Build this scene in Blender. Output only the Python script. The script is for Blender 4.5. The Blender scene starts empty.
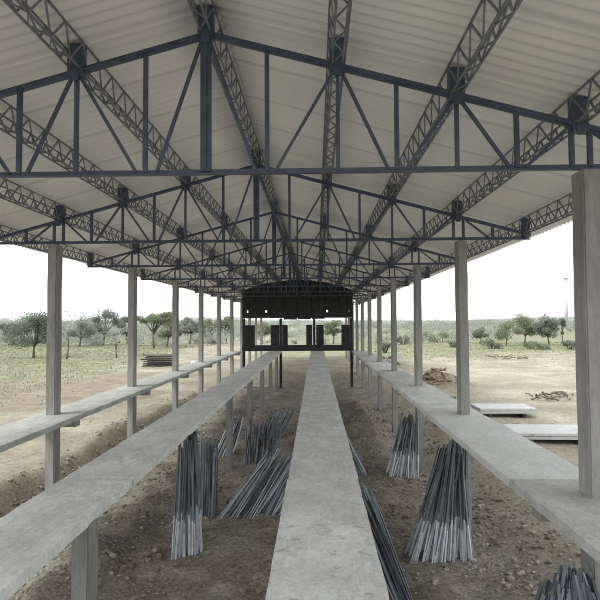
import bpy, bmesh, math, random
from math import radians as R, sin, cos, pi, sqrt
from mathutils import Vector, Matrix, noise

random.seed(7)
SC = bpy.context.scene
COL = SC.collection
W = bpy.data.worlds.new("World"); SC.world = W; W.use_nodes = True

# ------------------------------------------------------------------ layout
CZ = 3.65                                   # eye height above the pit floor
F = 540.0                                   # focal length in px of the 600 px picture
VX, VY = 316.0, 322.0
CX = -1.05                                  # centre line of the shed
TY = [1.0, 5.11, 9.5, 13.6, 17.8, 21.8, 25.8, 29.8, 33.8, 37.8, 41.8, 45.8]     # truss lines
COLX = (-4.665, 2.54)
Z_BOT = CZ + 1.395                          # underside chord of the trusses
Z_APEX = CZ + 2.79
SL = (2.79 - 1.83) / 3.55
DECK = CZ - 1.60
OUT = 0.55                                  # level of the yard outside
def chord_z(dx): return Z_APEX - SL * abs(dx)
def ground_at(px, py, z=OUT):               # a place on the ground seen near that spot
    d = F * (CZ - z) / (py - VY)
    return ((px - VX) / F * d, d)

# ------------------------------------------------------------------ ground relief
def fbm(x, y, s, o=4, seed=0.0):
    return noise.fractal(Vector((x * s + seed, y * s - seed, seed * .37)), 1.0, 2.0, o)
def sstep(a, b, x):
    t = max(0.0, min(1.0, (x - a) / (b - a))); return t * t * (3 - 2 * t)
def bank_left(y): return -5.75 + 0.8 * fbm(0, y, .16, 3, 3.3) + 0.045 * (y - 12)
def bank_right(y): return 3.55 + 0.35 * fbm(0, y, .2, 3, 9.1)
def pit_mask(x, y):
    l = sstep(bank_left(y) - .3, bank_left(y) + .42, x)
    r = 1 - sstep(bank_right(y) - 1.3, bank_right(y) + .9, x)
    e = 1 - sstep(32.5, 34.5, y)
    return l * r * e
def bump(x, y, cx, cy, rx, ry, h):
    q = ((x - cx) / rx) ** 2 + ((y - cy) / ry) ** 2
    return h * math.exp(-q * 1.4)
def ground_z(x, y):
    far = sqrt(x * x + y * y)
    m = pit_mask(x, y)
    z = OUT * (1 - m)
    z += m * (0.05 * fbm(x, y, .7, 3, 1.7) + 0.05 * fbm(x, y, 3.1, 5, 4.2))
    # spoil thrown up along the trench
    ridge = math.exp(-((x - bank_left(y) + .5) / .4) ** 2) * (.03 + .10 * fbm(0, y, .5, 3, 6.0))
    z += ridge * (1 if 3 < y < 34 else 0)
    if m < .95:
        z += (1 - m) * (0.07 * fbm(x, y, .35, 4, 8.0) + 0.03 * fbm(x, y, 1.7, 4, 5.0)) * (1 if far < 130 else .3)
    # heaps of soil inside the shed
    z += bump(x, y, 1.35, 19.5, .9, 5.2, .62) * (1 + .35 * fbm(x, y, 1.6, 3, 2.0))
    z += bump(x, y, -3.3, 8.3, .75, 2.6, .34) * (1 + .3 * fbm(x, y, 1.4, 3, 2.9))
    z += bump(x, y, -.9, 19.0, .7, 3.0, .25) + bump(x, y, -.95, 11.9, .9, .7, .55)
    # low heaps in the yard on the right
    z += bump(x, y, 6.0, 27.0, 1.3, 1.8, .50) * (1 + .7 * fbm(x, y, 1.7, 4, 1.0))
    z += bump(x, y, 4.5, 37.0, 1.6, 2.0, .6) * (1 + .6 * fbm(x, y, 1.4, 4, 7.0))
    z += bump(x, y, 9.7, 22.5, 1.0, .55, .20) * (1 + .8 * fbm(x, y, 2.4, 4, 3.0))
    if far > 400: z -= (far - 400) * .001
    return z

# ------------------------------------------------------------------ node helpers
def mat(name):
    m = bpy.data.materials.new(name); m.use_nodes = True
    nt = m.node_tree; nt.nodes.clear()
    o = nt.nodes.new('ShaderNodeOutputMaterial'); b = nt.nodes.new('ShaderNodeBsdfPrincipled')
    nt.links.new(b.outputs[0], o.inputs[0])
    return m, nt, b
def N(nt, t, **k):
    n = nt.nodes.new(t)
    for a, v in k.items():
        if a in n.inputs: n.inputs[a].default_value = v
        else: setattr(n, a, v)
    return n
def L(nt, a, b): nt.links.new(a, b)
def tex(nt, vec, scale, detail=4, rough=.55):
    n = N(nt, 'ShaderNodeTexNoise'); n.inputs['Scale'].default_value = scale
    n.inputs['Detail'].default_value = detail; n.inputs['Roughness'].default_value = rough
    L(nt, vec, n.inputs['Vector']); return n.outputs['Fac']
def ramp(nt, fac, stops):
    n = N(nt, 'ShaderNodeValToRGB'); e = n.color_ramp.elements
    while len(e) < len(stops): e.new(.5)
    for i, (p, c) in enumerate(stops):
        e[i].position = p
        e[i].color = (*c, 1) if not isinstance(c, (int, float)) else (c, c, c, 1)
    L(nt, fac, n.inputs[0]); return n.outputs[0]
def mix(nt, fac, a, b, mode='MIX'):
    n = N(nt, 'ShaderNodeMix', data_type='RGBA', blend_type=mode)
    if isinstance(fac, (int, float)): n.inputs[0].default_value = fac
    else: L(nt, fac, n.inputs[0])
    for v, s in ((a, n.inputs[6]), (b, n.inputs[7])):
        if isinstance(v, tuple): s.default_value = (*v, 1)
        else: L(nt, v, s)
    return n.outputs[2]
def bumpn(nt, h, b, strength=.3, dist=.02):
    n = N(nt, 'ShaderNodeBump'); n.inputs['Strength'].default_value = strength
    n.inputs['Distance'].default_value = dist
    L(nt, h, n.inputs['Height']); L(nt, n.outputs[0], b.inputs['Normal'])
def geo_pos(nt): return N(nt, 'ShaderNodeNewGeometry').outputs['Position']
def obj_rand(nt): return N(nt, 'ShaderNodeObjectInfo').outputs['Random']
def scaled(nt, vec, s):
    n = N(nt, 'ShaderNodeMapping'); n.inputs['Scale'].default_value = s
    L(nt, vec, n.inputs['Vector']); return n.outputs[0]

def concrete(name, lo, hi, stain, streak=False, rough=.9, stain_amt=.6):
    m, nt, b = mat(name); p = geo_pos(nt)
    q = scaled(nt, p, (1, 1, .16)) if streak else p
    c = ramp(nt, tex(nt, q, 7 if streak else 3.2, 6, .65), [(.3, lo), (.72, hi)])
    st = ramp(nt, tex(nt, scaled(nt, p, (1, 1, .3)) if streak else p, 1.3, 5, .7), [(.42, 0.0), (.72, stain_amt)])
    c = mix(nt, st, c, stain)
    sp = ramp(nt, tex(nt, scaled(nt, p, (1, 1, .25)) if streak else p, 30, 5, .7), [(.33, .80), (.5, 1.0), (.66, 1.06)])
    c = mix(nt, 1.0, c, sp, 'MULTIPLY')
    if not streak:
        bl = ramp(nt, tex(nt, scaled(nt, p, (1, 1.5, 1)), 7.5, 4, .7), [(.31, .50), (.41, 1.0)])
        c = mix(nt, ramp(nt, tex(nt, p, .8, 3, .5), [(.42, .1), (.6, 1.0)]), c, mix(nt, 1.0, c, bl, 'MULTIPLY'))
    if not streak:                          # blotches left by water and spilt cement
        w2 = ramp(nt, tex(nt, scaled(nt, p, (1.5, .55, 1)), 2.3, 7, .75), [(.38, 0.0), (.46, .55), (.50, .1), (.62, 0.0)])
        c = mix(nt, w2, c, stain)
        c = mix(nt, ramp(nt, tex(nt, p, 60, 2, .5), [(.66, 0.0), (.72, .7)]), c, tuple(v*.55 for v in stain))
    L(nt, c, b.inputs['Base Color']); b.inputs['Roughness'].default_value = rough
    bumpn(nt, tex(nt, p, 45, 6, .7), b, .6, .014)
    return m

M = {}
M['deck'] = concrete('deck_concrete', (.52, .525, .50), (.70, .705, .68), (.34, .345, .32), stain_amt=.55)
M['deck_rough'] = concrete('deck_concrete_rough', (.36, .365, .34), (.54, .545, .51), (.29, .29, .26), stain_amt=.6)
M['deck_smooth'] = concrete('deck_concrete_smooth', (.53, .54, .535), (.63, .64, .635), (.45, .45, .44), stain_amt=.35)
M['column'] = concrete('column_concrete', (.235, .23, .215), (.36, .353, .335), (.16, .155, .14), True)
M['post'] = concrete('post_concrete', (.19, .195, .18), (.30, .305, .285), (.13, .135, .115), True)  # column concrete darkened to offset the light from behind
M['slab'] = concrete('slab_concrete', (.42, .42, .43), (.58, .58, .585), (.45, .45, .44), stain_amt=.3)

m, nt, b = mat('steel_paint'); p = geo_pos(nt)
c = ramp(nt, tex(nt, p, 5, 5, .6), [(.35, (.046, .062, .106)), (.7, (.080, .104, .160))])
c = mix(nt, ramp(nt, tex(nt, p, 17, 4, .7), [(.60, 0.0), (.74, .55)]), c, (.085, .06, .045))
L(nt, c, b.inputs['Base Color']); b.inputs['Roughness'].default_value = .5
bumpn(nt, tex(nt, p, 60, 3, .6), b, .15, .004); M['steel'] = m

m, nt, b = mat('purlin_steel'); p = geo_pos(nt)
c = ramp(nt, tex(nt, p, 6, 4, .6), [(.35, (.13, .142, .165)), (.7, (.23, .245, .27))])
L(nt, c, b.inputs['Base Color']); b.inputs['Roughness'].default_value = .6; M['purlin'] = m

# fibre cement roof
m, nt, b = mat('roof_sheet'); p = geo_pos(nt)
c = ramp(nt, tex(nt, scaled(nt, p, (.35, 1, 1)), 1.1, 5, .6), [(.3, (.80, .79, .80)), (.7, (.88, .87, .88))])
c = mix(nt, ramp(nt, tex(nt, p, .5, 3, .5), [(.5, 0.0), (.75, .35)]), c, (.80, .76, .70))
sx = N(nt, 'ShaderNodeSeparateXYZ'); L(nt, p, sx.inputs[0])
mo = N(nt, 'ShaderNodeMath', operation='MODULO'); mo.inputs[1].default_value = 1.022
ad = N(nt, 'ShaderNodeMath', operation='ADD'); ad.inputs[1].default_value = 20.44
L(nt, sx.outputs['Y'], ad.inputs[0]); L(nt, ad.outputs[0], mo.inputs[0])
seam = ramp(nt, mo.outputs[0], [(0, .80), (.035, .86), (.05, 1.0)])
c = mix(nt, 1.0, c, seam, 'MULTIPLY')
fl = N(nt, 'ShaderNodeMath', operation='FLOOR'); dv = N(nt, 'ShaderNodeMath', operation='DIVIDE'); dv.inputs[1].default_value = 1.022
L(nt, ad.outputs[0], dv.inputs[0]); L(nt, dv.outputs[0], fl.inputs[0])
wn = N(nt, 'ShaderNodeTexWhiteNoise', noise_dimensions='1D'); L(nt, fl.outputs[0], wn.inputs['W'])
c = mix(nt, 1.0, c, ramp(nt, wn.outputs['Value'], [(0, .93), (1, 1.04)]), 'MULTIPLY')
L(nt, c, b.inputs['Base Color']); b.inputs['Roughness'].default_value = .85
bumpn(nt, tex(nt, p, 40, 4, .6), b, .2, .005); M['roof'] = m

# ground
m, nt, b = mat('ground'); p = geo_pos(nt)
ap = N(nt, 'ShaderNodeAttribute', attribute_name='pit').outputs['Fac']
ag = N(nt, 'ShaderNodeAttribute', attribute_name='green').outputs['Fac']
ar = N(nt, 'ShaderNodeAttribute', attribute_name='soil').outputs['Fac']
sand = ramp(nt, tex(nt, p, .45, 6, .65), [(.3, (.215, .19, .14)), (.5, (.32, .29, .225)), (.7, (.41, .38, .31))])
sand = mix(nt, 1.0, sand, ramp(nt, tex(nt, p, 7, 6, .75), [(.33, .50), (.5, 1.0), (.7, 1.15)]), 'MULTIPLY')
dirt = ramp(nt, tex(nt, p, 1.1, 7, .7), [(.3, (.11, .096, .074)), (.5, (.19, .169, .132)), (.7, (.30, .275, .23))])
dirt = mix(nt, 1.0, dirt, ramp(nt, tex(nt, p, 14, 7, .8), [(.34, .30), (.5, 1.0), (.64, 1.5)]), 'MULTIPLY')
vo = N(nt, 'ShaderNodeTexVoronoi'); vo.inputs['Scale'].default_value = 17; L(nt, p, vo.inputs['Vector'])
pebm = ramp(nt, tex(nt, p, .9, 3, .5), [(.40, 0.0), (.55, 1.0)])
pv = mix(nt, 1.0, ramp(nt, vo.outputs['Distance'], [(.22, .85), (.42, 0.0)]), pebm, 'MULTIPLY')
dirt = mix(nt, pv, dirt, ramp(nt, vo.outputs['Color'], [(0, (.13, .115, .10)), (1, (.38, .36, .33))]))
grass = ramp(nt, tex(nt, p, .6, 7, .7), [(.36, (.20, .17, .12)), (.48, (.165, .175, .105)), (.7, (.27, .28, .185))])
c = mix(nt, ar, sand, mix(nt, .25, dirt, (.26, .19, .125)))
c = mix(nt, ag, c, grass)
c = mix(nt, ap, c, dirt)
L(nt, c, b.inputs['Base Color']); b.inputs['Roughness'].default_value = .95
b.inputs['Specular IOR Level'].default_value = .2
h1 = tex(nt, p, 9, 8, .75)
bumpn(nt, h1, b, .7, .06); M['ground'] = m

def plain(name, lo, hi, scale=4, rough=.85, spec=.3, rnd=0.0, bump=.25):
    m, nt, b = mat(name); p = geo_pos(nt)
    c = ramp(nt, tex(nt, p, scale, 5, .65), [(.3, lo), (.7, hi)])
    if rnd: c = mix(nt, 1.0, c, ramp(nt, obj_rand(nt), [(0, 1 - rnd), (1, 1 + rnd)]), 'MULTIPLY')
    L(nt, c, b.inputs['Base Color']); b.inputs['Roughness'].default_value = rough
    b.inputs['Specular IOR Level'].default_value = spec
    if bump: bumpn(nt, tex(nt, p, scale * 8, 4, .7), b, bump, .01)
    M[name] = m; return m
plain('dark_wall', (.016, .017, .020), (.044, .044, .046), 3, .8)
plain('stone', (.13, .11, .085), (.40, .37, .33), 9.0, .95)
plain('clod', (.10, .082, .06), (.25, .215, .165), 6.0, .98)
plain('brick', (.17, .125, .095), (.30, .235, .18), 5, .9, rnd=.35)
plain('plank', (.035, .03, .026), (.13, .115, .10), 4, .85, rnd=.5)
plain('bark', (.07, .06, .05), (.17, .15, .125), 5, .95)
plain('turbine_white', (.50, .52, .55), (.54, .56, .59), .1, .5, bump=0)
plain('sack', (.72, .72, .70), (.82, .82, .80), 6, .8)
plain('grass_blade', (.17, .18, .11), (.28, .275, .185), .5, .8, bump=0)
plain('hill', (.16, .185, .17), (.24, .255, .235), .02, 1, bump=0)

def leafmat(name, lo, hi):
    m, nt, b = mat(name); p = geo_pos(nt)
    c = ramp(nt, tex(nt, p, 1.1, 5, .7), [(.3, lo), (.7, hi)])
    L(nt, c, b.inputs['Base Color']); b.inputs['Roughness'].default_value = .8
    b.inputs['Specular IOR Level'].default_value = .1
    tr = N(nt, 'ShaderNodeBsdfTranslucent'); L(nt, c, tr.inputs['Color'])     # light comes through the leaves
    ms = N(nt, 'ShaderNodeMixShader'); ms.inputs[0].default_value = .45
    out = [n for n in nt.nodes if n.type == 'OUTPUT_MATERIAL'][0]
    L(nt, b.outputs[0], ms.inputs[1]); L(nt, tr.outputs[0], ms.inputs[2]); L(nt, ms.outputs[0], out.inputs[0])
    M[name] = m
leafmat('leaf_dark', (.15, .185, .145), (.21, .245, .195))  # leaf colours lifted and flattened to paint in haze
leafmat('leaf_mid', (.18, .215, .145), (.245, .28, .195))
leafmat('leaf_grey', (.21, .225, .19), (.275, .29, .25))
leafmat('leaf_far_haze', (.29, .315, .275), (.33, .35, .315))  # distance haze baked into the pale green

def rodmat(name, dark, pale, cut, lo=.5, hi=1.7):          # pale foot, darker above
    m, nt, b = mat(name)
    tc = N(nt, 'ShaderNodeTexCoord').outputs['Object']
    s = N(nt, 'ShaderNodeSeparateXYZ'); L(nt, tc, s.inputs[0])
    rn = obj_rand(nt)
    d = mix(nt, rn, tuple(v * lo for v in dark), tuple(v * hi for v in dark))
    if pale:
        mt = N(nt, 'ShaderNodeMath', operation='LESS_THAN'); mt.inputs[1].default_value = cut
        jt = N(nt, 'ShaderNodeMath', operation='MULTIPLY_ADD'); jt.inputs[1].default_value = .22
        L(nt, rn, jt.inputs[0]); L(nt, s.outputs['Z'], jt.inputs[2]); L(nt, jt.outputs[0], mt.inputs[0])
        pl = mix(nt, rn, tuple(v * .72 for v in pale), pale)
        d = mix(nt, mt.outputs[0], d, pl)
    d = mix(nt, 1.0, d, ramp(nt, tex(nt, geo_pos(nt), 9, 4, .7), [(.3, .7), (.6, 1.1)]), 'MULTIPLY')
    L(nt, d, b.inputs['Base Color']); b.inputs['Roughness'].default_value = .5
    b.inputs['Metallic'].default_value = .0
    M[name] = m
rodmat('rod_pale_foot', (.095, .118, .132), (.50, .54, .58), .70)
rodmat('rod_dark', (.085, .105, .125), None, 0, .4, 2.6)  # wide tone range, paler rods painted as glinting lines
rodmat('rod_galvanised', (.17, .19, .21), None, 0)
rodmat('rod_blue', (.085, .095, .122), None, 0)
rodmat('rod_painted_glint', (.20, .225, .25), None, 0, .12, 2.6)  # glints put into the colour as strong light and dark rods

# ------------------------------------------------------------------ mesh helpers
class MB:
    def __init__(s): s.v = []; s.f = []
    def box(s, x0, x1, y0, y1, z0, z1):
        i = len(s.v)
        s.v += [(x0,y0,z0),(x1,y0,z0),(x1,y1,z0),(x0,y1,z0),(x0,y0,z1),(x1,y0,z1),(x1,y1,z1),(x0,y1,z1)]
        s.f += [(i,i+3,i+2,i+1),(i+4,i+5,i+6,i+7),(i,i+1,i+5,i+4),(i+1,i+2,i+6,i+5),(i+2,i+3,i+7,i+6),(i+3,i,i+4,i+7)]
    def bar(s, a, b, w, h, up=(0,0,1)):
        a, b = Vector(a), Vector(b); t = (b - a).normalized(); u = Vector(up)
        if abs(t.dot(u)) > .98: u = Vector((0,1,0))
        r = t.cross(u).normalized(); u = r.cross(t).normalized()
        i = len(s.v)
        for q in (a, b):
            for sx, sz in ((-1,-1),(1,-1),(1,1),(-1,1)):
                s.v.append(tuple(q + r*(sx*w/2) + u*(sz*h/2)))
        s.f += [(i,i+1,i+2,i+3),(i+7,i+6,i+5,i+4)] + [(i+k, i+4+k, i+4+(k+1)%4, i+(k+1)%4) for k in range(4)]
    def angle(s, a, b, leg, t, up=(0,0,1), flip=1):         # steel angle, L section
        a, b = Vector(a), Vector(b); d = (b - a).normalized(); u = Vector(up)
        if abs(d.dot(u)) > .98: u = Vector((0,1,0))
        r = d.cross(u).normalized() * flip; u = r.cross(d).normalized() * flip
        prof = [(0,0),(leg,0),(leg,t),(t,t),(t,leg),(0,leg)]
        prof = [(x - leg*.35, y - leg*.35) for x, y in prof]
        i = len(s.v); n = 6
        for q in (a, b):
            for x, y in prof: s.v.append(tuple(q + r*x + u*y))
        s.f += [tuple(range(i, i+n)), tuple(range(i+2*n-1, i+n-1, -1))]
        s.f += [(i+k, i+n+k, i+n+(k+1)%n, i+(k+1)%n) for k in range(n)]
    def tube(s, pts, rad, n=6):
        i0 = len(s.v); pts = [Vector(p) for p in pts]
        for k, p in enumerate(pts):
            t = (pts[min(k+1,len(pts)-1)] - pts[max(k-1,0)]).normalized()
            u = Vector((0,0,1)) if abs(t.z) < .9 else Vector((1,0,0))
            r = t.cross(u).normalized(); u = r.cross(t)
            for j in range(n):
                a = 2*pi*j/n
                s.v.append(tuple(p + (r*cos(a) + u*sin(a)) * (rad[k] if isinstance(rad, (list,tuple)) else rad)))
        for k in range(len(pts)-1):
            for j in range(n):
                a = i0+k*n+j; b2 = i0+k*n+(j+1)%n
                s.f.append((a, b2, b2+n, a+n))
        s.f.append(tuple(range(i0+n-1, i0-1, -1))); e = i0+(len(pts)-1)*n
        s.f.append(tuple(range(e, e+n)))
    def mesh(s, name):
        me = bpy.data.meshes.new(name); me.from_pydata(s.v, [], s.f); me.update()
        bm = bmesh.new(); bm.from_mesh(me); bmesh.ops.recalc_face_normals(bm, faces=bm.faces); bm.to_mesh(me); bm.free()
        return me
    def build(s, name, m, parent=None, smooth=False, bevel=0):
        me = s.mesh(name)
        if bevel:
            bm = bmesh.new(); bm.from_mesh(me)
            bmesh.ops.bevel(bm, geom=list(bm.edges), offset=bevel, segments=2, affect='EDGES', profile=.6)
            bm.to_mesh(me); bm.free()
        return link(name, me, m, parent, smooth)
def link(name, me, m, parent=None, smooth=False):
    o = bpy.data.objects.new(name, me); COL.objects.link(o)
    if m: me.materials.append(M[m] if isinstance(m, str) else m)
    if parent: o.parent = parent
    if smooth:
        for p in me.polygons: p.use_smooth = True
    return o
def tag(o, label, cat, group=None):
    o['label'] = label; o['category'] = cat
    if group: o['group'] = group
    return o
def empty(name, label, cat, loc=(0,0,0), group=None, rz=0):
    o = bpy.data.objects.new(name, None); COL.objects.link(o); o.location = loc; o.rotation_euler = (0,0,rz)
    o.empty_display_size = .2
    return tag(o, label, cat, group)
def inst(src, parent=None, **k):
    c = src.copy(); COL.objects.link(c); c.parent = parent if parent else src.parent
    for a, v in k.items(): setattr(c, a, v)
    return c

# ------------------------------------------------------------------ GROUND
def axis(lo, hi, fine0, fine1, step, grow=1.22):
    a = []; x = fine0
    while x <= fine1: a.append(x); x += step
    s = step; x = fine1
    while x < hi: s *= grow; x += s; a.append(min(x, hi))
    s = step; x = fine0; pre = []
    while x > lo: s *= grow; x -= s; pre.append(max(x, lo))
    return pre[::-1] + a
xs = axis(-3200, 3200, -8.5, 5.0, .085, 1.06)
ys = axis(-250, 4200, 1.5, 13, .085, 1.03)
nx, ny = len(xs), len(ys)
gv = []; pit = []; green = []; soil = []
for y in ys:
    for x in xs:
        gv.append((x, y, ground_z(x, y)))
        pm = pit_mask(x, y)
        # crumbly wall of the trench
        pit.append(pm)
        far = sqrt(x*x + y*y)
        n1 = fbm(x, y, .09, 4, 11.0); n2 = fbm(x, y, .55, 3, 2.2)
        if x < CX:
            g = sstep(-9.0, -14.5, x + 3.2*n1 + 1.3*n2 + (y - 20)*.06)
            g = max(g, .55 * sstep(.25, .6, n2 + n1) * sstep(-6.4, -7.2, x))
        else:
            g = sstep(42, 60, y + 9*n1 + 3*n2)
            g = max(g, .5 * sstep(.15, .5, n2) * sstep(28, 38, y))
            g = max(g, bump(x, y, 5.6, 22.0, .8, 1.0, 1.2))
        if -6 < x < 3.5 and y > 34: g = max(g, sstep(40, 52, y + 6*n1))
        green.append(min(1, g))
        s = bump(x, y, 6.0, 27.0, 1.5, 2.0, 1.3) + bump(x, y, 4.5, 37.0, 1.8, 2.3, 1.2) + bump(x, y, 9.7, 22.5, 1.1, .7, 1.0)
        s += math.exp(-((x - bank_left(y) + .1) / .3) ** 2) * .5 * (1 if y < 34 else 0)  # soil on the bank edge, also painting in the trench shadow
        pt = sstep(.1, .6, bump(x, y, -13.5, 25, 6.5, 7.5, 1.2) + .6*n2 + .3*n1 - .15) * (1 if x < -6.5 else 0)
        s += pt; green[-1] *= 1 - .8*pt
        s += .75 * sstep(.0, .4, fbm(x, y, .33, 5, 21.0)) * (1 if x < -6 and y < 60 else .5)
        if x < -5.2 and y < 34: s = max(s, .55 * sstep(-.3, .3, fbm(x, y, .8, 4, 41.0)) * sstep(-5.4, -6.6, x) + .12)
        soil.append(min(1, s))
gf = [(j*nx+i, j*nx+i+1, (j+1)*nx+i+1, (j+1)*nx+i) for j in range(ny-1) for i in range(nx-1)]
me = bpy.data.meshes.new('ground'); me.from_pydata(gv, [], gf); me.update()
for nm, arr in (('pit', pit), ('green', green), ('soil', soil)):
    at = me.attributes.new(nm, 'FLOAT', 'POINT'); at.data.foreach_set('value', arr)
g = link('ground', me, 'ground', None, True); g['kind'] = 'structure'

# ------------------------------------------------------------------ SHED
shed = empty('open_shed', 'long open sided shed with dark steel roof trusses, concrete columns and pale corrugated roof', 'building', (CX, 16, 0))
def part(name, mb_or_me, m, parent=shed, **k):
    o = mb_or_me.build(name, m, parent, **k) if isinstance(mb_or_me, MB) else link(name, mb_or_me, m, parent)
    return o
inv = Matrix.Translation((-CX, -16, 0))
SHX, SHY = CX, 16

# columns -------------------------------------------------
def column_mesh(seed, w=.165):
    bm = bmesh.new(); bmesh.ops.create_cube(bm, size=1)
    h = Z_BOT + .35
    for v in bm.verts: v.co = Vector((v.co.x*w, v.co.y*.235, (v.co.z+.5)*h - .35))
    vert = [e for e in bm.edges if abs(e.verts[0].co.z - e.verts[1].co.z) > 1]
    bmesh.ops.subdivide_edges(bm, edges=vert, cuts=44)
    lng = [e for e in bm.edges if abs(e.verts[0].co.x - e.verts[1].co.x) < 1e-4 and abs(e.verts[0].co.y - e.verts[1].co.y) < 1e-4]
    bmesh.ops.bevel(bm, geom=lng, offset=.014, segments=2, affect='EDGES')
    for v in bm.verts:
        n = noise.noise_vector(Vector((v.co.x*2+seed*7, v.co.y*2, v.co.z*2.2)))
        v.co.x += n.x*.006; v.co.y += n.y*.006
    bmesh.ops.recalc_face_normals(bm, faces=bm.faces)
    me = bpy.data.meshes.new('column'); bm.to_mesh(me); bm.free(); return me
cmeshes = [column_mesh(i) for i in range(4)]
for cm in cmeshes: cm.materials.append(M['column'])
for i, y in enumerate(TY):
    for j, x in enumerate(COLX):
        o = bpy.data.objects.new('column', cmeshes[(i*2+j) % 4]); COL.objects.link(o); o.parent = shed
        o.location = (x - SHX, y - SHY, 0)

# one truss, then copies ----------------------------------
CLIP = [0, 1.27, 2.40, 3.54, 4.72]
PH = .255                                   # purlin depth
HALF = 4.80
def build_truss(y):
    t = bpy.data.objects.new('truss', None); COL.objects.link(t); t.parent = shed
    t.location = (0, y - SHY, 0); t.empty_display_size = .2
    zb = Z_BOT + .03
    for s in (-1, 1):
        mb = MB()
        for q in (-.045, .045):             # two angles back to back
            mb.angle((0, q*.45, chord_z(0)), (s*HALF, q*.45, chord_z(HALF)), .046, .009, flip=1 if q > 0 else -1)
        mb.bar((s*.002, 0, chord_z(0)-.005), (s*HALF, 0, chord_z(HALF)-.005), .034, .03)
        mb.build('top_chord', 'steel', t)
    mb = MB(); mb.bar((-HALF, 0, zb), (HALF, 0, zb), .05, .014)
    mb.bar((-HALF+.02, 0, zb+.022), (HALF-.02, 0, zb+.022), .014, .045)
    mb.build('bottom_chord', 'steel', t)
    mb = MB(); mb.box(-.05, .05, -.035, .035, zb+.02, chord_z(0)+.02)
    mb.box(-.015, .015, -.05, -.034, zb+.03, chord_z(0)-.05)
    mb.build('king_post', 'steel', t, bevel=.006)
    for s in (-1, 1):
        for dx in (.59, 1.27, 1.83, 2.40, 2.96, 3.47, 3.64, 4.15):
            mb = MB(); w = .036 if dx in (1.27, 2.40) else .041
            y0 = .006 if dx in (1.27, 2.4) else 0
            mb.bar((s*dx, y0, zb+.02), (s*dx, y0, chord_z(dx)-.015), w, .04, up=(0,1,0))
            mb.build('web_post', 'steel', t)
        for a, b2 in ((.03, .47), (1.24, .67), (1.30, 1.74), (2.37, 1.91), (2.43, 2.88), (3.44, 3.03), (3.68, 4.08)):
            mb = MB(); mb.angle((s*a, -.012, chord_z(a)-.03), (s*b2, -.012, zb+.025), .030, .008, up=(0,1,0), flip=s)
            mb.build('diagonal_brace', 'steel', t)
    for k, c in enumerate(CLIP):
        for s in ((1,) if k == 0 else (-1, 1)):
            mb = MB(); z = chord_z(c)
            w = .075 if k < 4 else .06
            mb.box(s*c - w, s*c + w, -.05, .05, z - (.06 if k else .02), z + PH + .012)
            mb.box(s*c - w*.55, s*c + w*.55, -.062, -.052, z - .10, z + .05)
            mb.build('purlin_clip', 'steel', t, bevel=.005)
    return t
tr0 = build_truss(TY[1])
kids = list(tr0.children)
rest = {'web_post': MB(), 'diagonal_brace': MB(), 'purlin_clip': MB()}    # the farthest ones, past a hundred of each
for y in [TY[0]] + TY[2:]:
    t = tr0.copy(); COL.objects.link(t); t.parent = shed; t.location = (0, y - SHY, 0)
    for k in kids:
        kd = k.name.split('.')[0]
        if kd in rest and y > 24:
            q = rest[kd]; i0 = len(q.v)
            q.v += [(v.co.x, v.co.y + y - SHY, v.co.z) for v in k.data.vertices]
            q.f += [tuple(i0 + n for n in p.vertices) for p in k.data.polygons]
            continue
        c = k.copy(); COL.objects.link(c); c.parent = t
for kd, q in rest.items():
    q.build(kd, 'steel', shed)['kind'] = 'stuff'

# lattice purlins -----------------------------------------
RY0, RY1 = .55, 47.0
for k, c in enumerate(CLIP):
    for s in ((1,) if k == 0 else (-1, 1)):
        x = s*c; z0 = chord_z(c) + .035; z1 = chord_z(c) + PH - .004
        p = bpy.data.objects.new('purlin', None); COL.objects.link(p); p.parent = shed
        p.location = (x, 0, 0); p.empty_display_size = .2
        hw = .088; ya, yb = RY0 - SHY + .05, RY1 - SHY - .05
        tilt = -s * SL if k else 0
        for qx, qz in ((-hw, z1), (hw, z1), (-hw*.55, z0), (hw*.55, z0)):
            mb = MB(); qz2 = qz + (tilt*qx if qz == z1 else 0)
            mb.bar((qx, ya, qz2-.012), (qx, yb, qz2-.012), .017, .017); mb.build('purlin_chord', 'purlin', p)
        mb = MB(); n = int((yb-ya)/.185); st = (yb-ya)/n
        for i in range(n):
            y0 = ya + i*st; up = i % 2 == 0
            for sg in (-1, 1):
                T = (sg*hw, z1 + tilt*sg*hw - .012); B = (sg*hw*.55, z0 - .012)
                a, b2 = (T, B) if up else (B, T)
                mb.bar((a[0], y0, a[1]), (b2[0], y0+st, b2[1]), .015, .015)
            a = -hw*.55 if up else hw*.55
            mb.bar((a, y0, z0-.013), (-a, y0+st, z0-.013), .013, .013)
        mb.build('purlin_lacing', 'purlin', p)

# roof sheets ---------------------------------------------
def roof(s):
    bm = bmesh.new(); pitch = .146; n = int((RY1-RY0)/pitch*8)
    us = [0, .6, 1.2, 1.8, 2.4, 3.0, 3.6, 4.2, 4.7, 5.05, 5.3]
    rows = []
    for u in us:
        r = []
        for i in range(n+1):
            y = RY0 + (RY1-RY0)*i/n
            lap = .012 if u > 2.45 else 0
            z = chord_z(u) + PH + .046 + .0145*cos(2*pi*y/pitch) + .012*fbm(u*3, y, .5, 2, 5+s)
            r.append(bm.verts.new((s*u, y - SHY, z - lap)))
        rows.append(r)
    for a, b2 in zip(rows, rows[1:]):
        for i in range(n): bm.faces.new((a[i], a[i+1], b2[i+1], b2[i]))
    bmesh.ops.recalc_face_normals(bm, faces=bm.faces)
    bmesh.ops.solidify(bm, geom=list(bm.faces), thickness=.007)
    me = bpy.data.meshes.new('roof_slope'); bm.to_mesh(me); bm.free()
    o = link('roof_slope', me, 'roof', shed, True)
roof(-1); roof(1)
mb = MB()                                   # ridge capping
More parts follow.
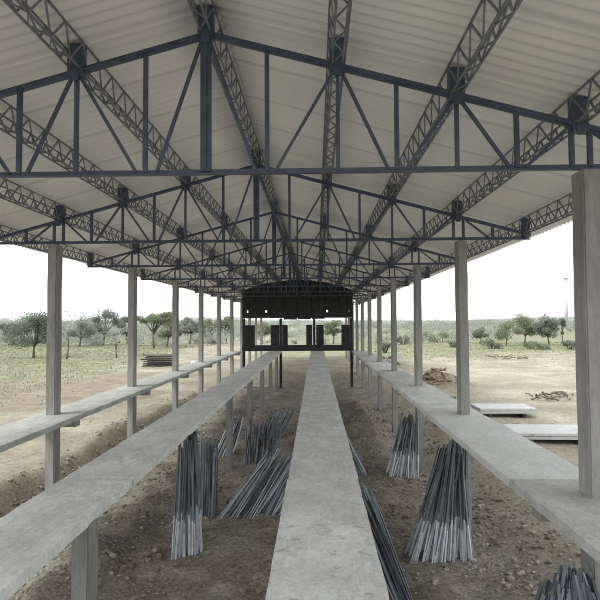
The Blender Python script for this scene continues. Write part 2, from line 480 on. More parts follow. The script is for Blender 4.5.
for s in (-1, 1):
    mb.bar((s*.002, RY0-SHY, Z_APEX+PH+.10), (s*.002, RY1-SHY, Z_APEX+PH+.10), .004, .004)
mb.bar((0, RY0-SHY, Z_APEX+PH+.085), (0, RY1-SHY, Z_APEX+PH+.085), .34, .02)
mb.build('ridge_cap', 'roof', shed)

# ------------------------------------------------------------------ WALKWAYS
TH = .09
def deck_mesh(x0, x1, y0, y1, seed, lip=True):
    bm = bmesh.new(); nx2 = 12; ny2 = max(10, int((y1-y0)/.09))
    top = []
    for j in range(ny2+1):
        r = []
        for i in range(nx2+1):
            u = i/nx2; v = j/ny2
            x = x0 + (x1-x0)*u; y = y0 + (y1-y0)*v
            e = 0
            if i in (0, nx2):
                e = .004*noise.noise(Vector((y*2.5, seed*3.1, i))) + .003*noise.noise(Vector((y*11, seed, i)))
                if noise.noise(Vector((y*6.3, seed*1.7, 9+i))) > .42: e += (.016 if i == 0 else -.016)
            z = DECK + .007*noise.noise(Vector((x*1.6+seed, y*1.6, 0))) + .003*noise.noise(Vector((x*8, y*8, seed)))
            if i in (0, nx2): z -= .003
            if j in (0, ny2): z -= .003
            r.append(bm.verts.new((x+e, y, z)))
        top.append(r)
    for j in range(ny2):
        for i in range(nx2): bm.faces.new((top[j][i], top[j][i+1], top[j+1][i+1], top[j+1][i]))
    edge = [top[j][0] for j in range(ny2+1)] + [top[ny2][i] for i in range(1, nx2+1)] + [top[j][nx2] for j in range(ny2-1, -1, -1)] + [top[0][i] for i in range(nx2-1, 0, -1)]
    bot = [bm.verts.new((v.co.x, v.co.y, DECK-TH+.006*noise.noise(Vector((v.co.y*3, seed, 5))))) for v in edge]
    n = len(edge)
    for k in range(n): bm.faces.new((edge[k], bot[k], bot[(k+1)%n], edge[(k+1)%n]))
    for k in range(1, n//2):                # underside
        try: bm.faces.new((bot[k-1], bot[k], bot[n-1-k], bot[n-k])) if k > 0 else None
        except Exception: pass
    bmesh.ops.recalc_face_normals(bm, faces=bm.faces)
    me = bpy.data.meshes.new('slab'); bm.to_mesh(me); bm.free(); return me
def post_mesh(w, seed):
    bm = bmesh.new(); bmesh.ops.create_cube(bm, size=1); h = DECK - TH + .25
    for v in bm.verts: v.co = Vector((v.co.x*w, v.co.y*.235, (v.co.z+.5)*h - .25))
    vert = [e for e in bm.edges if abs(e.verts[0].co.z - e.verts[1].co.z) > 1]
    bmesh.ops.subdivide_edges(bm, edges=vert, cuts=18)
    lng = [e for e in bm.edges if abs(e.verts[0].co.x - e.verts[1].co.x) < 1e-4 and abs(e.verts[0].co.y - e.verts[1].co.y) < 1e-4]
    bmesh.ops.bevel(bm, geom=lng, offset=.013, segments=2, affect='EDGES')
    for v in bm.verts:
        q = noise.noise_vector(Vector((v.co.x*2+seed*5, v.co.y*2, v.co.z*3)))
        v.co.x += q.x*.006; v.co.y += q.y*.006
    me = bpy.data.meshes.new('post'); bm.to_mesh(me); bm.free(); me.materials.append(M['post']); return me
pm_ = [post_mesh(.16, 3), post_mesh(.16, 8)]
def walkway(label, x0, x1, joints, mats, postx, cols=False):
    w = empty('raised_walkway', label, 'walkway', ((x0+x1)/2, 0, 0), 'raised concrete walkways running the length of the shed')
    cx = (x0+x1)/2
    for k, (a, b2) in enumerate(zip(joints, joints[1:])):
        me = deck_mesh(x0-cx, x1-cx, a+.006, b2-.006, k+x0)
        o = link('walkway_slab', me, mats[min(k, len(mats)-1)], w, True)
        o.location = (random.uniform(-.008, .008), 0, random.uniform(-.006, .006))
        me.set_sharp_from_angle(angle=R(28))
    for i, y in enumerate(TY[:8]):
        mb = MB()
        if cols:
            # a short concrete corbel each side of the column
            cxl = postx - cx
            for qa, qb in ((x0-cx+.06, cxl-.09), (cxl+.09, x1-cx-.06)):
                if qb - qa < .05: continue
                mb = MB(); mb.box(qa, qb, y-.09, y+.09, DECK-TH-.13, DECK-TH-.012)
                mb.build('corbel', 'column', w, bevel=.01)
        else:
            o = bpy.data.objects.new('post', pm_[i % 2]); COL.objects.link(o); o.parent = w
            o.location = (postx - cx, y, 0)
END = 30.0
J = [.3, 5.6, 9.6, 13.7, 17.9, 21.9, 25.9, END]
walkway('outer concrete walkway on the left, passing the left row of columns beside the open field', -4.95, -4.16, J, ['deck_rough'], COLX[0], True)
walkway('inner concrete walkway on square posts, left of the middle walkway', -2.62, -1.90, J, ['deck'], -2.19)
walkway('middle concrete walkway running straight ahead from the viewer to the dark end wall', -.30, .42, J, ['deck'], .06)
walkway('outer concrete walkway on the right, rough near slab then a smooth pale one', 1.95, 2.86, J, ['deck_rough', 'deck_smooth', 'deck', 'deck_rough', 'deck', 'deck_rough'], COLX[1], True)

# ------------------------------------------------------------------ END WALL
wall = empty('end_wall', 'dark end wall with a deep band over three openings, closing the far end of the shed', 'wall', (CX, 30.35, 0))
S18 = 30.35/F
def wx(px): return (px - VX)*S18 - CX
def wz(py): return CZ - (py - VY)*S18
bm = bmesh.new()
holes = [wx(247.5), wx(266), wx(327), wx(349)]
gx = sorted([wx(242), wx(352.5)] + [h-.05 for h in holes] + [h+.05 for h in holes] + [wx(297)])
gz = [wz(318), wz(312.4), wz(310.2), wz(291)]
bm.free()
def fz(x, j): return wz(290.5) + .62*(1 - (x/3.1)**2) if j == 3 else gz[j]
cells = {(i, j) for j in range(3) for i in range(len(gx)-1)
         if not (j == 1 and any(abs((gx[i]+gx[i+1])/2 - h) < .06 for h in holes))}
mb = MB(); idx = {}
for j in range(4):
    for i, x in enumerate(gx):
        for q, yy in enumerate((-.05, .05)):
            idx[i, j, q] = len(mb.v); mb.v.append((x, yy, fz(x, j)))
for i, j in cells:
    mb.f.append((idx[i,j,0], idx[i+1,j,0], idx[i+1,j+1,0], idx[i,j+1,0]))
    mb.f.append((idx[i,j,1], idx[i,j+1,1], idx[i+1,j+1,1], idx[i+1,j,1]))
    for (di, dj), a, b2 in (((0,-1),(i,j),(i+1,j)), ((0,1),(i+1,j+1),(i,j+1)), ((-1,0),(i,j+1),(i,j)), ((1,0),(i+1,j),(i+1,j+1))):
        if (i+di, j+dj) not in cells:
            mb.f.append((idx[a[0],a[1],0], idx[a[0],a[1],1], idx[b2[0],b2[1],1], idx[b2[0],b2[1],0]))
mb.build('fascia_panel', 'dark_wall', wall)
rb = random.Random(4)
for k in range(8):                          # overlapping sheets nailed over the band
    a, b2 = wx(242.5) + k*.775, wx(242.5) + k*.775 + .74
    if any(a - .08 < h < b2 + .08 for h in holes): lo_ = gz[2] + .06 + rb.uniform(0, .05)
    else: lo_ = gz[0] - rb.uniform(.0, .10)
    b2 = min(b2, wx(352)); mb = MB(); mb.box(a, b2, -.075 - .012*(k % 2), -.056, lo_, fz(max(abs(a), abs(b2)), 3) - rb.uniform(.0, .22))
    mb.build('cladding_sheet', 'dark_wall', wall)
for px in (243.5, 280.5, 314, 351):
    mb = MB(); x = wx(px); mb.box(x-.07, x+.07, -.08, .06, -.1, wz(318.3)); mb.build('wall_post', 'dark_wall', wall)
for a, b2 in ((245, 254.5), (270.5, 279), (282, 287.5), (306, 312), (316, 323.5), (341, 349.5)):
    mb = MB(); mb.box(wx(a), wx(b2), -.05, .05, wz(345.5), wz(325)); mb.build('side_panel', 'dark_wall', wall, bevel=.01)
mb = MB(); mb.box(wx(242), wx(352.5), -.16, .12, wz(350.8), wz(345)); mb.build('sill', 'dark_wall', wall, bevel=.015)

# ------------------------------------------------------------------ ROD BUNDLES
def rod_mesh(m, ln, leg=.026):
    out = []
    for q in (0, .012, -.014, .022):        # straight and slightly bowed ones
        mb = MB(); pts = [(q*sin(pi*t), q*.6*sin(pi*t), ln*t) for t in (0, .33, .66, 1)]
        for a, b2 in zip(pts, pts[1:]): mb.angle(a, b2, leg, .006, up=(0,1,0))
        me = mb.mesh('rod'); me.materials.append(M[m]); out.append(me)
    return out
RM = {}
def bundle(label, base0, base1, top, ln, n, m, spread=.18, depth=.25, topspread=.10, leg=.026, vary=(.88, 1.06), group='bundles of steel rods leaning in the pit'):
    if (m, ln, leg) not in RM: RM[(m, ln, leg)] = rod_mesh(m, ln, leg)
    mm = RM[(m, ln, leg)]
    bx, by = (base0[0]+base1[0])/2, (base0[1]+base1[1])/2
    e = empty('rod_bundle', label, 'rods', (bx, by, ground_z(bx, by)), group)
    t = Vector(top)
    for i in range(n):
        u = (i + random.uniform(-.4, .4))/(n-1)
        x = base0[0] + (base1[0]-base0[0])*u + random.uniform(-.02, .02)
        y = base0[1] + (base1[1]-base0[1])*u + random.uniform(-depth, depth)*.5
        z = ground_z(x, y) - .01
        q = t + Vector(((u-.5)*spread + random.uniform(-topspread, topspread)*.5, random.uniform(-topspread, topspread)*.5, random.uniform(-.12, .06)))
        d = (q - Vector((x, y, z))).normalized()
        o = bpy.data.objects.new('rod', mm[i*7 % 4]); COL.objects.link(o); o.parent = e
        rot = d.to_track_quat('Z', 'Y').to_matrix().to_4x4() @ Matrix.Rotation(random.uniform(0, 6.28), 4, 'Z')
        o.matrix_local = Matrix.Translation(Vector((x-bx, y-by, z-ground_z(bx, by)))) @ rot
        sc = random.uniform(*vary); o.scale = (1, 1, sc)
gp = lambda px, py: ground_at(px, py, 0.0)
# A: wide fan with pale feet at the second right column
bundle('wide fan of rods with pale feet leaning on the second column of the right row', gp(403, 551), gp(464, 553), (2.31, 9.28, 1.55), 1.80, 96, 'rod_pale_foot', .36, .50, .15, leg=.023, vary=(.92, 1.03))
bundle('small fan of rods with pale feet behind the wide fan, at the third right column', gp(384, 475), gp(415, 476), (2.26, 13.4, 1.22), 1.42, 44, 'rod_pale_foot', .34, .36, .14)
bundle('narrow upright sheaf of rods with pale feet on a post under the left inner walkway', gp(175, 551), gp(203, 545), (-2.2, 9.30, 1.62), 1.85, 46, 'rod_pale_foot', .22, .36, .14)
bundle('low sloping heap of blue grey rods left of the middle walkway', gp(218, 512), gp(286, 511), (-.62, 11.7, .68), 1.75, 110, 'rod_painted_glint', 1.15, .5, .22, leg=.019)
bundle('distant dark blue rods behind the sloping heap, left of the middle walkway', gp(244, 462), gp(274, 461), (-1.45, 14.7, .85), 1.1, 36, 'rod_blue', .9, .5, .2)
bundle('dark rods leaning under the right edge of the middle walkway, nearest the viewer', gp(382, 597), gp(407, 592), (.52, 9.1, .90), 2.1, 64, 'rod_dark', .62, .4, .22)
bundle('thin dark rods with painted pale glints under the right edge of the middle walkway, far down', gp(348, 476), gp(364, 474), (.42, 13.5, 1.15), 1.45, 34, 'rod_painted_glint', .25, .4, .18)
bundle('dark rounded sheaf of rods on the nearest right column at the lower corner', (1.25, 4.38), (2.70, 4.22), (2.20, 4.90, 1.44), 1.60, 100, 'rod_dark', .36, .55, .13, leg=.023, vary=(.95, 1.01))
bundle('short dark rods standing just behind the narrow sheaf at the left inner walkway', gp(200, 512), gp(216, 511), (-2.1, 10.6, 1.3), 1.35, 26, 'rod_dark', .22, .3, .12)
bundle('far grey rods standing on a post of the left inner walkway', gp(214, 455), gp(232, 455), (-2.2, 17.6, 1.5), 1.65, 26, 'rod_painted_glint', .2, .4, .14)
bundle('far dark rods leaning between the left inner and middle walkways', gp(258, 440), gp(282, 440), (-1.1, 17.2, .8), 1.0, 24, 'rod_dark', .7, .4, .2)

# ------------------------------------------------------------------ PRECAST SLABS, PILES
def slab_stack(label, px0, px1, py, n, mats, rz=0, deep=.55, th=.075):
    (x0, y), (x1, _) = ground_at(px0, py), ground_at(px1, py)
    cx = (x0+x1)/2; z = ground_z(cx, y+deep/2)
    e = empty('slab_stack', label, 'slabs', (cx, y+deep/2, z), 'stacks of precast slabs in the yard', rz)
    l = (x1-x0)/2
    for b2 in (-.6, .6):
        mb = MB(); mb.box(b2*l-.05, b2*l+.05, -deep/2+.03, deep/2-.03, -.05, .13); mb.build('bearer', 'plank', e)
    for k in range(n):
        mb = MB(); o = random.uniform(-.05, .05)
        mb.box(-l+o, l+o, -deep/2+random.uniform(-.03, .03), deep/2,   .13+k*(th+.012), .13+k*(th+.012)+th)
        mb.build('precast_slab', 'slab', e, bevel=.012)
slab_stack('stack of white precast slabs just right of the second right column', 476, 531, 417.5, 2, None, .01, 1.1)
slab_stack('long pale precast slabs lying beside the nearest right column, closer to the walkway', 512, 590, 443, 2, None, -.03, 1.2)
x, y = ground_at(513, 432)
def rocky(name, label, cat, loc, r, m, seed, sx=1, sy=1, sz=1, group=None):
    bm = bmesh.new(); bmesh.ops.create_icosphere(bm, subdivisions=3, radius=r)
    for v in bm.verts:
        f = 1 + .3*noise.noise(v.co/r*1.3 + Vector((seed, 0, 0))) + .12*noise.noise(v.co/r*4 + Vector((0, seed, 0)))
        v.co = Vector((v.co.x*sx*f, v.co.y*sy*f, v.co.z*sz*f))
    me = bpy.data.meshes.new(name); bm.to_mesh(me); bm.free()
    o = link(name, me, m, None); o.location = loc; tag(o, label, cat, group); return o
rocky('concrete_lump', 'grey lump of concrete beside the end of the long pale slabs', 'lump', (x, y, ground_z(x, y)+.10), .2, 'stone', 4, 1.2, .9, .8)

# stack of dark planks, left yard
x, y = ground_at(157, 366)
e = empty('plank_stack', 'low stack of dark planks beyond the left walkway between two columns', 'planks', (x, y, ground_z(x, y)), None, .06)
for lv in range(6):
    for r in range(4):
        mb = MB(); ln = random.uniform(.85, 1.12); dy = r*.28 + random.uniform(-.05, .05); o = random.uniform(-.15, .15)
        mb.bar((-ln+o, dy, .06+lv*.15), (ln+o, dy+random.uniform(-.1, .1), .06+lv*.15+random.uniform(0, .03)), .2, .075)
        mb.build('plank', 'plank', e)
x, y = ground_at(193, 364)
o = rocky('white_sack', 'small white sack lying on the ground beyond the left walkway', 'sack', (x, y, ground_z(x, y)+.12), .18, 'sack', 2, 1.3, .8, .8)

# broken bricks on the right hand heap
def brick_pile(label, cx, cy, n, rx, ry, h):
    e = empty('brick_pile', label, 'bricks', (cx, cy, ground_z(cx, cy)), 'piles of brick rubble right of the shed')
    for i in range(n):
        a = random.uniform(0, 6.28); q = sqrt(random.random())
        x, y = cx + cos(a)*q*rx, cy + sin(a)*q*ry
        mb = MB(); mb.box(-.11, .11, -.055, .055, -.037, .037); o = mb.build('brick', 'brick', e, bevel=.006)
        o.location = (x-cx, y-cy, ground_z(x, y)-ground_z(cx, cy)+.03 + (1-q)*h*random.random())
        o.rotation_euler = (random.uniform(-.5, .5), random.uniform(-.5, .5), random.uniform(0, 3.1))
        s = random.uniform(.6, 1.2); o.scale = (s, s, s)
brick_pile('reddish heap of broken bricks and earth right of the third right column', 5.8, 26.4, 96, 1.25, 1.0, .35)
brick_pile('farther small heap of broken bricks and earth between far right columns', 4.4, 36.2, 46, 1.3, .9, .35)
# brushwood on the sand
def brush(label, px, py, w, n):
    x, y = ground_at(px, py); e = empty('brushwood', label, 'branches', (x, y, ground_z(x, y)), 'dead branches lying on the sand')
    mb = MB()
    for i in range(n):
        a = Vector((random.uniform(-w, w), random.uniform(-.5, .5), random.uniform(.02, .25)))
        d = Vector((random.uniform(-1, 1)*.9, random.uniform(-.5, .5), random.uniform(-.02, .14)))
        mb.tube([a, a+d*.5+Vector((0,0,.05)), a+d], [.035, .028, .012], 5)
    mb.build('branches', 'bark', e)
brush('dark dead branches lying far off on the sand before the right hand trees', 508, 360, 1.3, 20)
brush('brown dead branches on the sand left of the nearest right column', 547, 399, .9, 22)

# ------------------------------------------------------------------ loose stones in the pit
mb = MB()
ico = bmesh.new(); bmesh.ops.create_icosphere(ico, subdivisions=1, radius=1)
iv = [v.co.copy() for v in ico.verts]; iff = [tuple(v.index for v in f.verts) for f in ico.faces]; ico.free()
rs = random.Random(5); cnt = 0
while cnt < 9000:
    y = 2.5 + 22*rs.random()**1.6; x = rs.uniform(-6.2, 4.2)
    dens = fbm(x, y, .55, 3, 31.0) + 1.1*math.exp(-((x-3.0)/.9)**2 - ((y-8.4)/1.6)**2)
    if dens < rs.uniform(-.25, .5): continue
    r = .009 + .045*rs.random()**4
    z = ground_z(x, y); k = Vector((rs.uniform(0, 99), 0, 0)); i0 = len(mb.v)
    ax = (rs.uniform(.7, 1.4), rs.uniform(.7, 1.4), rs.uniform(.5, .9)); th = rs.uniform(0, 6.28)
    for v in iv:
        f = 1 + .45*noise.noise(v*1.2 + k)
        a, b2 = v.x*ax[0]*r*f, v.y*ax[1]*r*f
        mb.v.append((x + a*cos(th) - b2*sin(th), y + a*sin(th) + b2*cos(th), z + r*.25 + v.z*ax[2]*r*f))
    mb.f += [tuple(i0+q for q in f) for f in iff]; cnt += 1
me = bpy.data.meshes.new('loose_stones'); me.from_pydata(mb.v, [], mb.f); me.update()
o = link('loose_stones', me, 'stone'); o['kind'] = 'stuff'; tag(o, 'loose stones and rubble scattered over the brown earth under the walkways', 'stones')

mb = MB(); rs = random.Random(8); cnt = 0
while cnt < 9000:
    y = 2.5 + 20*rs.random()**1.5; x = rs.uniform(-7.2, 4.0)
    dens = fbm(x, y, .8, 3, 51.0) + .5*math.exp(-((x - bank_left(y))/.8)**2) + .4*math.exp(-((x - bank_right(y))/.8)**2)
    dens += .5*math.exp(-((x - bank_left(y) - .2)/.4)**2)
    if dens < rs.uniform(-.2, .6) or pit_mask(x, y) < rs.uniform(.25, .7): continue
    r = .012 + .055*rs.random()**3
    z = ground_z(x, y); k = Vector((rs.uniform(0, 99), 3, 0)); i0 = len(mb.v); th = rs.uniform(0, 6.28)
    for v in iv:
        f = 1 + .6*noise.noise(v*1.1 + k)
        a, b2 = v.x*r*f*1.2, v.y*r*f*.9
        mb.v.append((x + a*cos(th) - b2*sin(th), y + a*sin(th) + b2*cos(th), z + r*.1 + v.z*.7*r*f))
    mb.f += [tuple(i0+q for q in f) for f in iff]; cnt += 1
me = bpy.data.meshes.new('earth_clods'); me.from_pydata(mb.v, [], mb.f); me.update()
o = link('earth_clods', me, 'clod'); o['kind'] = 'stuff'; tag(o, 'crumbled brown clods of dug earth in the pit and on its banks', 'earth')

# ------------------------------------------------------------------ VEGETATION
def leaf_cloud(mb, c, rad, n, size, rs, flat=1.0):
    for i in range(n):
        while True:
            d = Vector((rs.uniform(-1,1), rs.uniform(-1,1), rs.uniform(-1,1)))
            if .25 < d.length < 1: break
        p = Vector(c) + Vector((d.x*rad[0], d.y*rad[1], d.z*rad[2]))
        a = Vector((rs.gauss(0,1), rs.gauss(0,1), rs.gauss(0,1)*flat)).normalized()
        b2 = a.orthogonal().normalized(); b2 = Matrix.Rotation(rs.uniform(0,6.28), 3, a) @ b2
        s = size*rs.uniform(.5, 1.3); i0 = len(mb.v); w = a.cross(b2)
        mb.v += [tuple(p - b2*s), tuple(p + w*s*.45), tuple(p + b2*s), tuple(p - w*s*.45)]
        mb.f.append((i0, i0+1, i0+2, i0+3))
def tree(px, by, ty, wpx, mtl, label, clumps=14, leaves=150, umbrella=False, trunk=.34, name='tree', group='trees scattered along the edge of the field'):
    x, y = ground_at(px, by); z = ground_z(x, y); k = y/F
    h = (by-ty)*k*.96; w = wpx*k/2*1.18
    rs = random.Random(int(px*13+by*7))
    e = empty(name, label, 'tree', (x, y, z), group)
    tb = MB(); top = h*trunk; lean = rs.uniform(-.12, .12)*h
    tb.tube([(0,0,-.2), (lean*.3, 0, top*.5), (lean*.6, 0, top)], [h*.034, h*.026, h*.022], 7)
    cb = MB()
    for i in range(clumps):
        a = rs.uniform(0, 6.28); q = sqrt(rs.random())
        if umbrella: cz = h*(.68 + .2*rs.random())
        else: cz = h*(trunk + .05 + (.9-trunk)*rs.random())
        env = 1.0 if umbrella else max(.35, sin(pi*min(.96, max(.14, (cz/h-trunk*.55)/(1.04-trunk*.55)))))
        cx_, cy_ = cos(a)*q*w*.82*env + lean*.6, sin(a)*q*w*.82*env
        r = w*rs.uniform(.18, .36)
        tb.tube([(lean*.5, 0, top*rs.uniform(.7, 1)), (cx_*.5+lean*.3, cy_*.5, (top+cz)*.52), (cx_, cy_, cz)], [h*.013, h*.008, h*.003], 5)
        leaf_cloud(cb, (cx_, cy_, cz), (r*1.25, r*1.25, r*(.5 if umbrella else .95)), int(leaves*rs.uniform(1.0, 2.2)), max(.06, .075*sqrt(h/4)*(1+y/110)), rs)
    tb.build('trunk', 'bark', e, smooth=True)
    me = bpy.data.meshes.new('crown'); me.from_pydata(cb.v, [], cb.f); me.update()
    link('crown', me, mtl, e)
def bush(px, by, ty, wpx, mtl, label, group='low bushes behind the sand on the right', clumps=9, leaves=140):
    x, y = ground_at(px, by); z = ground_z(x, y); k = y/F; h = (by-ty)*k; w = wpx*k/2
    rs = random.Random(int(px*17+by)); e = empty('bush', label, 'bush', (x, y, z), group)
    tb = MB(); cb = MB()
    for i in range(clumps):
        a = rs.uniform(0, 6.28); q = sqrt(rs.random()); cx_, cy_ = cos(a)*q*w*.8, sin(a)*q*w*.8
        cz = h*rs.uniform(.25, .75)*(1.1-.4*q); r = w*rs.uniform(.22, .4)
        tb.tube([(cx_*.2, cy_*.2, -.1), (cx_*.7, cy_*.7, cz*.6), (cx_, cy_, cz)], [.05, .035, .015], 5)
        leaf_cloud(cb, (cx_, cy_, cz), (r, r, min(r*.8, h*.3)), leaves, .075*(1+y/160), rs)
    tb.build('stem', 'bark', e)
    me = bpy.data.meshes.new('foliage'); me.from_pydata(cb.v, [], cb.f); me.update(); link('foliage', me, mtl, e)

T = tree
T(30, 357, 314, 50, 'leaf_dark', 'large dark spreading tree in the field left of the nearest left column', 22, 220)
T(4, 344, 318, 20, 'leaf_dark', 'dark round tree at the left edge of the view', 12, 150)
T(77, 346, 317, 30, 'leaf_grey', 'pale grey green tree just right of the nearest left column')
T(101, 344, 309, 30, 'leaf_grey', 'tall pale tree midway between the first two left columns', 16)
T(115, 357, 328, 9, 'leaf_grey', 'slim bare sapling just left of the second left column', 5, 30, name='sapling')
T(64, 359, 322, 5, 'leaf_grey', 'thin bare sapling close beside the nearest left column', 4, 14, name='sapling')
T(153, 348, 307, 36, 'leaf_mid', 'green flat topped tree above the plank stack', 20, 170, True, .45)
T(166, 346, 316, 26, 'leaf_mid', 'lower green tree beside the third left column', 14)
T(126, 343, 316, 22, 'leaf_grey', 'pale tree half hidden by the second left column', 12)
T(189, 343, 311, 24, 'leaf_grey', 'pale tree right of the third left column', 14)
T(208, 343, 318, 26, 'leaf_mid', 'low green tree between the fourth and fifth left columns', 14)
T(226, 343, 316, 22, 'leaf_mid', 'green tree seen left of the dark end wall', 12)
T(262, 344, 322, 24, 'leaf_mid', 'green tree seen through the left opening of the end wall', 12)
T(333, 344, 320, 22, 'leaf_mid', 'green tree seen through the right opening of the end wall', 12)
T(545, 346, 317, 24, 'leaf_dark', 'dark tree below the wind turbine', 16, 170, name='tree')
T(521, 345, 317, 28, 'leaf_mid', 'broad dark green tree in the row left of the turbine', 16, 170)
T(503, 347, 324, 26, 'leaf_mid', 'lower yellowish green tree left of the broad dark green one', 12)
T(478, 344, 328, 20, 'leaf_dark', 'small dark tree right of the second right column', 10)
T(558, 344, 319, 10, 'leaf_dark', 'slim dark tree against the nearest right column', 8, 90)
for i, (px, by, ty, w, mm, lb) in enumerate([
    (440, 343, 332, 34, 'leaf_mid', 'pale green bush behind the brick heap'), (424, 341, 329, 22, 'leaf_grey', 'grey bush just right of the third right column'),
    (402, 345, 333, 18, 'leaf_grey', 'dry grey bush left of the third right column'), (384, 353, 338, 14, 'leaf_grey', 'dry bush between the fourth and fifth right columns'),
    (490, 349, 338, 26, 'leaf_mid', 'low green bush at the foot of the yellowish tree'), (528, 350, 341, 34, 'leaf_mid', 'wide low bush in front of the broad dark green tree'),
    (565, 350, 338, 22, 'leaf_grey', 'pale bush touching the nearest right column'), (456, 348, 340, 20, 'leaf_mid', 'small bush left of the second right column')]):
    bush(px, by, ty, w, mm, lb)
bush(447, 403, 394, 18, 'leaf_mid', 'small green weed clump beside the right walkway', None, 7, 90)

# far woodland, one mass
mb = MB(); rs = random.Random(3)
for i in range(1500):
    y = 72 + 300*rs.random()**1.5; x = rs.uniform(-.75, .75)*y
    
    if x > -.12*y and fbm(x, y, .018, 3, 77.0) < rs.uniform(-.45, .25): continue
    h = rs.uniform(1.0, 3.4)*(.55+y/250)*(1.5 if rs.random() < .08 else 1)*(1.45 if x < -.12*y and y > 80 else 1); w = h*rs.uniform(.6, 1.2)
    for c in range(5):
        cx_, cz = x + rs.uniform(-w, w)*.7, OUT + h*rs.uniform(.15, .78)
        leaf_cloud(mb, (cx_, y + rs.uniform(-1, 1), cz), (w*.45, w*.4, h*.25), 32, .08 + y*.0009, rs)
me = bpy.data.meshes.new('far_woodland'); me.from_pydata(mb.v, [], mb.f); me.update()
o = link('far_woodland', me, 'leaf_far_haze'); o['kind'] = 'stuff'; tag(o, 'pale green woodland, haze painted into its colour, along the horizon behind everything', 'woodland')

# low hills on the horizon
hv, hf = [], []; n = 120
for i in range(n+1):
    a = -1.15 + 2.3*i/n; d = 2300
    h = 12 + 7*fbm(a*3, 0, 1.0, 4, 3.0) + 5*sstep(.1, .5, a)
    hv += [(sin(a)*d, cos(a)*d, -8), (sin(a)*(d+60), cos(a)*(d+60), h), (sin(a)*(d+300), cos(a)*(d+300), -8)]
for i in range(n):
    for k in (0, 1): hf.append((i*3+k, i*3+3+k, i*3+4+k, i*3+1+k))
me = bpy.data.meshes.new('hills'); me.from_pydata(hv, [], hf); me.update()
o = link('hills', me, 'hill', None, True); o['kind'] = 'structure'

# field grass, tufts on the left and along the edges
mb = MB(); rs = random.Random(11); cnt = 0
while cnt < 26000:
    if rs.random() < .72: y = rs.uniform(14, 75); x = rs.uniform(-62, -7)
    else: y = rs.uniform(30, 80); x = rs.uniform(4, 45)
    n1 = fbm(x, y, .09, 4, 11.0); n2 = fbm(x, y, .55, 3, 2.2)
    gq = sstep(-10.5, -14.0, x + 2.2*n1 + .8*n2 + (y-20)*.06) if x < 0 else sstep(40, 58, y + 9*n1)
    if rs.random() > .06 + gq: continue
    z = ground_z(x, y)
    for k in range(3):
        hh = rs.uniform(.03, .12); a = rs.uniform(0, 6.28); w = .010 + y*.0005
        bx, by = x + rs.uniform(-.12, .12), y + rs.uniform(-.12, .12); i0 = len(mb.v)
        mb.v += [(bx - cos(a)*w, by - sin(a)*w, z-.02), (bx + cos(a)*w, by + sin(a)*w, z-.02), (bx + rs.uniform(-.1, .1), by + rs.uniform(-.1, .1), z+hh)]
        mb.f.append((i0, i0+1, i0+2))
    cnt += 1
me = bpy.data.meshes.new('field_grass'); me.from_pydata(mb.v, [], mb.f); me.update()
o = link('field_grass', me, 'grass_blade'); o['kind'] = 'stuff'; tag(o, 'short dry green grass growing over the field', 'grass')

# wind turbine on the horizon
d = 724; x = (562.5-VX)/F*d; hub = CZ + (VY-280)/F*d
wt = empty('wind_turbine', 'pale wind turbine standing on the horizon beside the nearest right column', 'wind turbine', (x, d, -1))
mb = MB(); mb.tube([(0,0,0), (0,0,hub*.5), (0,0,hub)], [2.3, 1.9, 1.4], 16); mb.build('tower', 'turbine_white', wt, smooth=True)
mb = MB(); mb.bar((0, -4, hub+1), (0, 5, hub+1), 3.2, 3.2); na = mb.build('nacelle', 'turbine_white', wt, bevel=.4)
mb = MB(); mb.tube([(0,-6,hub+1), (0,-5,hub+1), (0,-4,hub+1)], [.5, 1.4, 1.7], 12); mb.build('rotor_hub', 'turbine_white', na, smooth=True)
for a in (R(68), R(188), R(308)):
    mb = MB(); dr = Vector((cos(a), 0, sin(a))); pr = Vector((-sin(a), 0, cos(a))); c = Vector((0, -5.2, hub+1)); sec = []
    for t, w in ((0.03, .7), (.2, 1.5), (.5, 1.0), (1, .25)):
        for q, yy in ((-.3, 0), (0, .3), (.7, 0), (0, -.3)): mb.v.append(tuple(c + dr*17*t + pr*w*q*1.4 + Vector((0, yy*w, 0))))
    for s in range(3):
        for k in range(4): mb.f.append((s*4+k, s*4+(k+1)%4, s*4+4+(k+1)%4, s*4+4+k))
    mb.f += [(3,2,1,0), (12,13,14,15)]; mb.build('blade', 'turbine_white', wt)

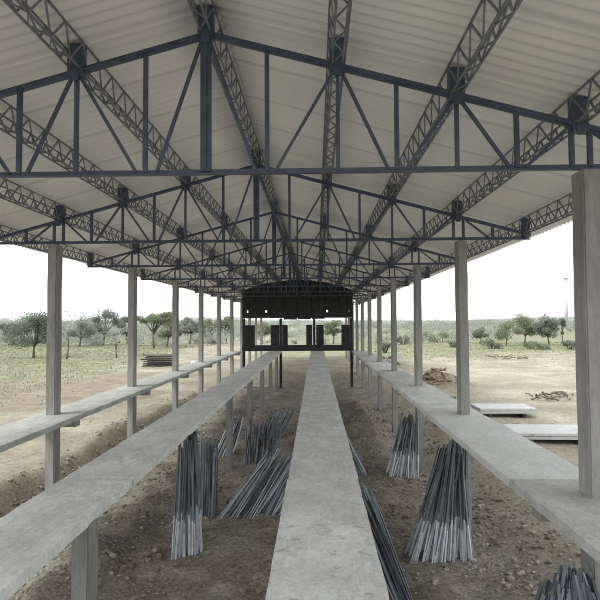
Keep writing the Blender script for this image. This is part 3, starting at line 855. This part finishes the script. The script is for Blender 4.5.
# ------------------------------------------------------------------ LIGHT
SUN_EL, SUN_AZ = R(52), R(-120)             # bright overcast
nt = W.node_tree; nt.nodes.clear()
wo = nt.nodes.new('ShaderNodeOutputWorld'); bg = nt.nodes.new('ShaderNodeBackground')
sk = nt.nodes.new('ShaderNodeTexSky'); sk.sky_type = 'NISHITA'; sk.sun_disc = False
sk.sun_elevation = SUN_EL; sk.sun_rotation = SUN_AZ; sk.air_density = 1.0; sk.dust_density = 6.0; sk.ozone_density = 1.0; sk.altitude = 0
hs = nt.nodes.new('ShaderNodeHueSaturation'); hs.inputs['Saturation'].default_value = .12
hs.inputs['Value'].default_value = 1.1
mx = nt.nodes.new('ShaderNodeMix'); mx.data_type = 'RGBA'; mx.inputs[0].default_value = .6
mx.inputs[7].default_value = (19.6, 20.2, 20.2, 1)      # even cloud cover
nt.links.new(sk.outputs[0], hs.inputs['Color']); nt.links.new(hs.outputs[0], mx.inputs[6])
nt.links.new(mx.outputs[2], bg.inputs[0]); bg.inputs[1].default_value = .15
nt.links.new(bg.outputs[0], wo.inputs[0])
sl = bpy.data.lights.new('sun', 'SUN'); sl.energy = 2.1; sl.angle = R(12); sl.color = (1, .98, .94)
so = bpy.data.objects.new('sun', sl); COL.objects.link(so)
dirv = Vector((sin(SUN_AZ)*cos(SUN_EL), cos(SUN_AZ)*cos(SUN_EL), sin(SUN_EL)))
so.rotation_euler = dirv.to_track_quat('Z', 'Y').to_euler(); so.location = (0, 0, 30)

# ------------------------------------------------------------------ CAMERA
cam = bpy.data.cameras.new('camera'); co = bpy.data.objects.new('camera', cam); COL.objects.link(co)
cam.sensor_width = 36; cam.lens = 36*F/600; cam.clip_start = .05; cam.clip_end = 8000
yaw, pitch, roll = R(1.7), R(2.33), R(-.3)
mtx = Matrix.Rotation(yaw, 4, 'Z') @ Matrix.Rotation(R(90)+pitch, 4, 'X') @ Matrix.Rotation(roll, 4, 'Z')
co.matrix_world = Matrix.Translation((0, 0, CZ)) @ mtx
SC.camera = co
SC.view_settings.view_transform = 'Standard'; SC.view_settings.look = 'None'; SC.view_settings.exposure = 0
SC.render.engine = 'CYCLES'
SC.cycles.max_bounces = 8; SC.cycles.diffuse_bounces = 4
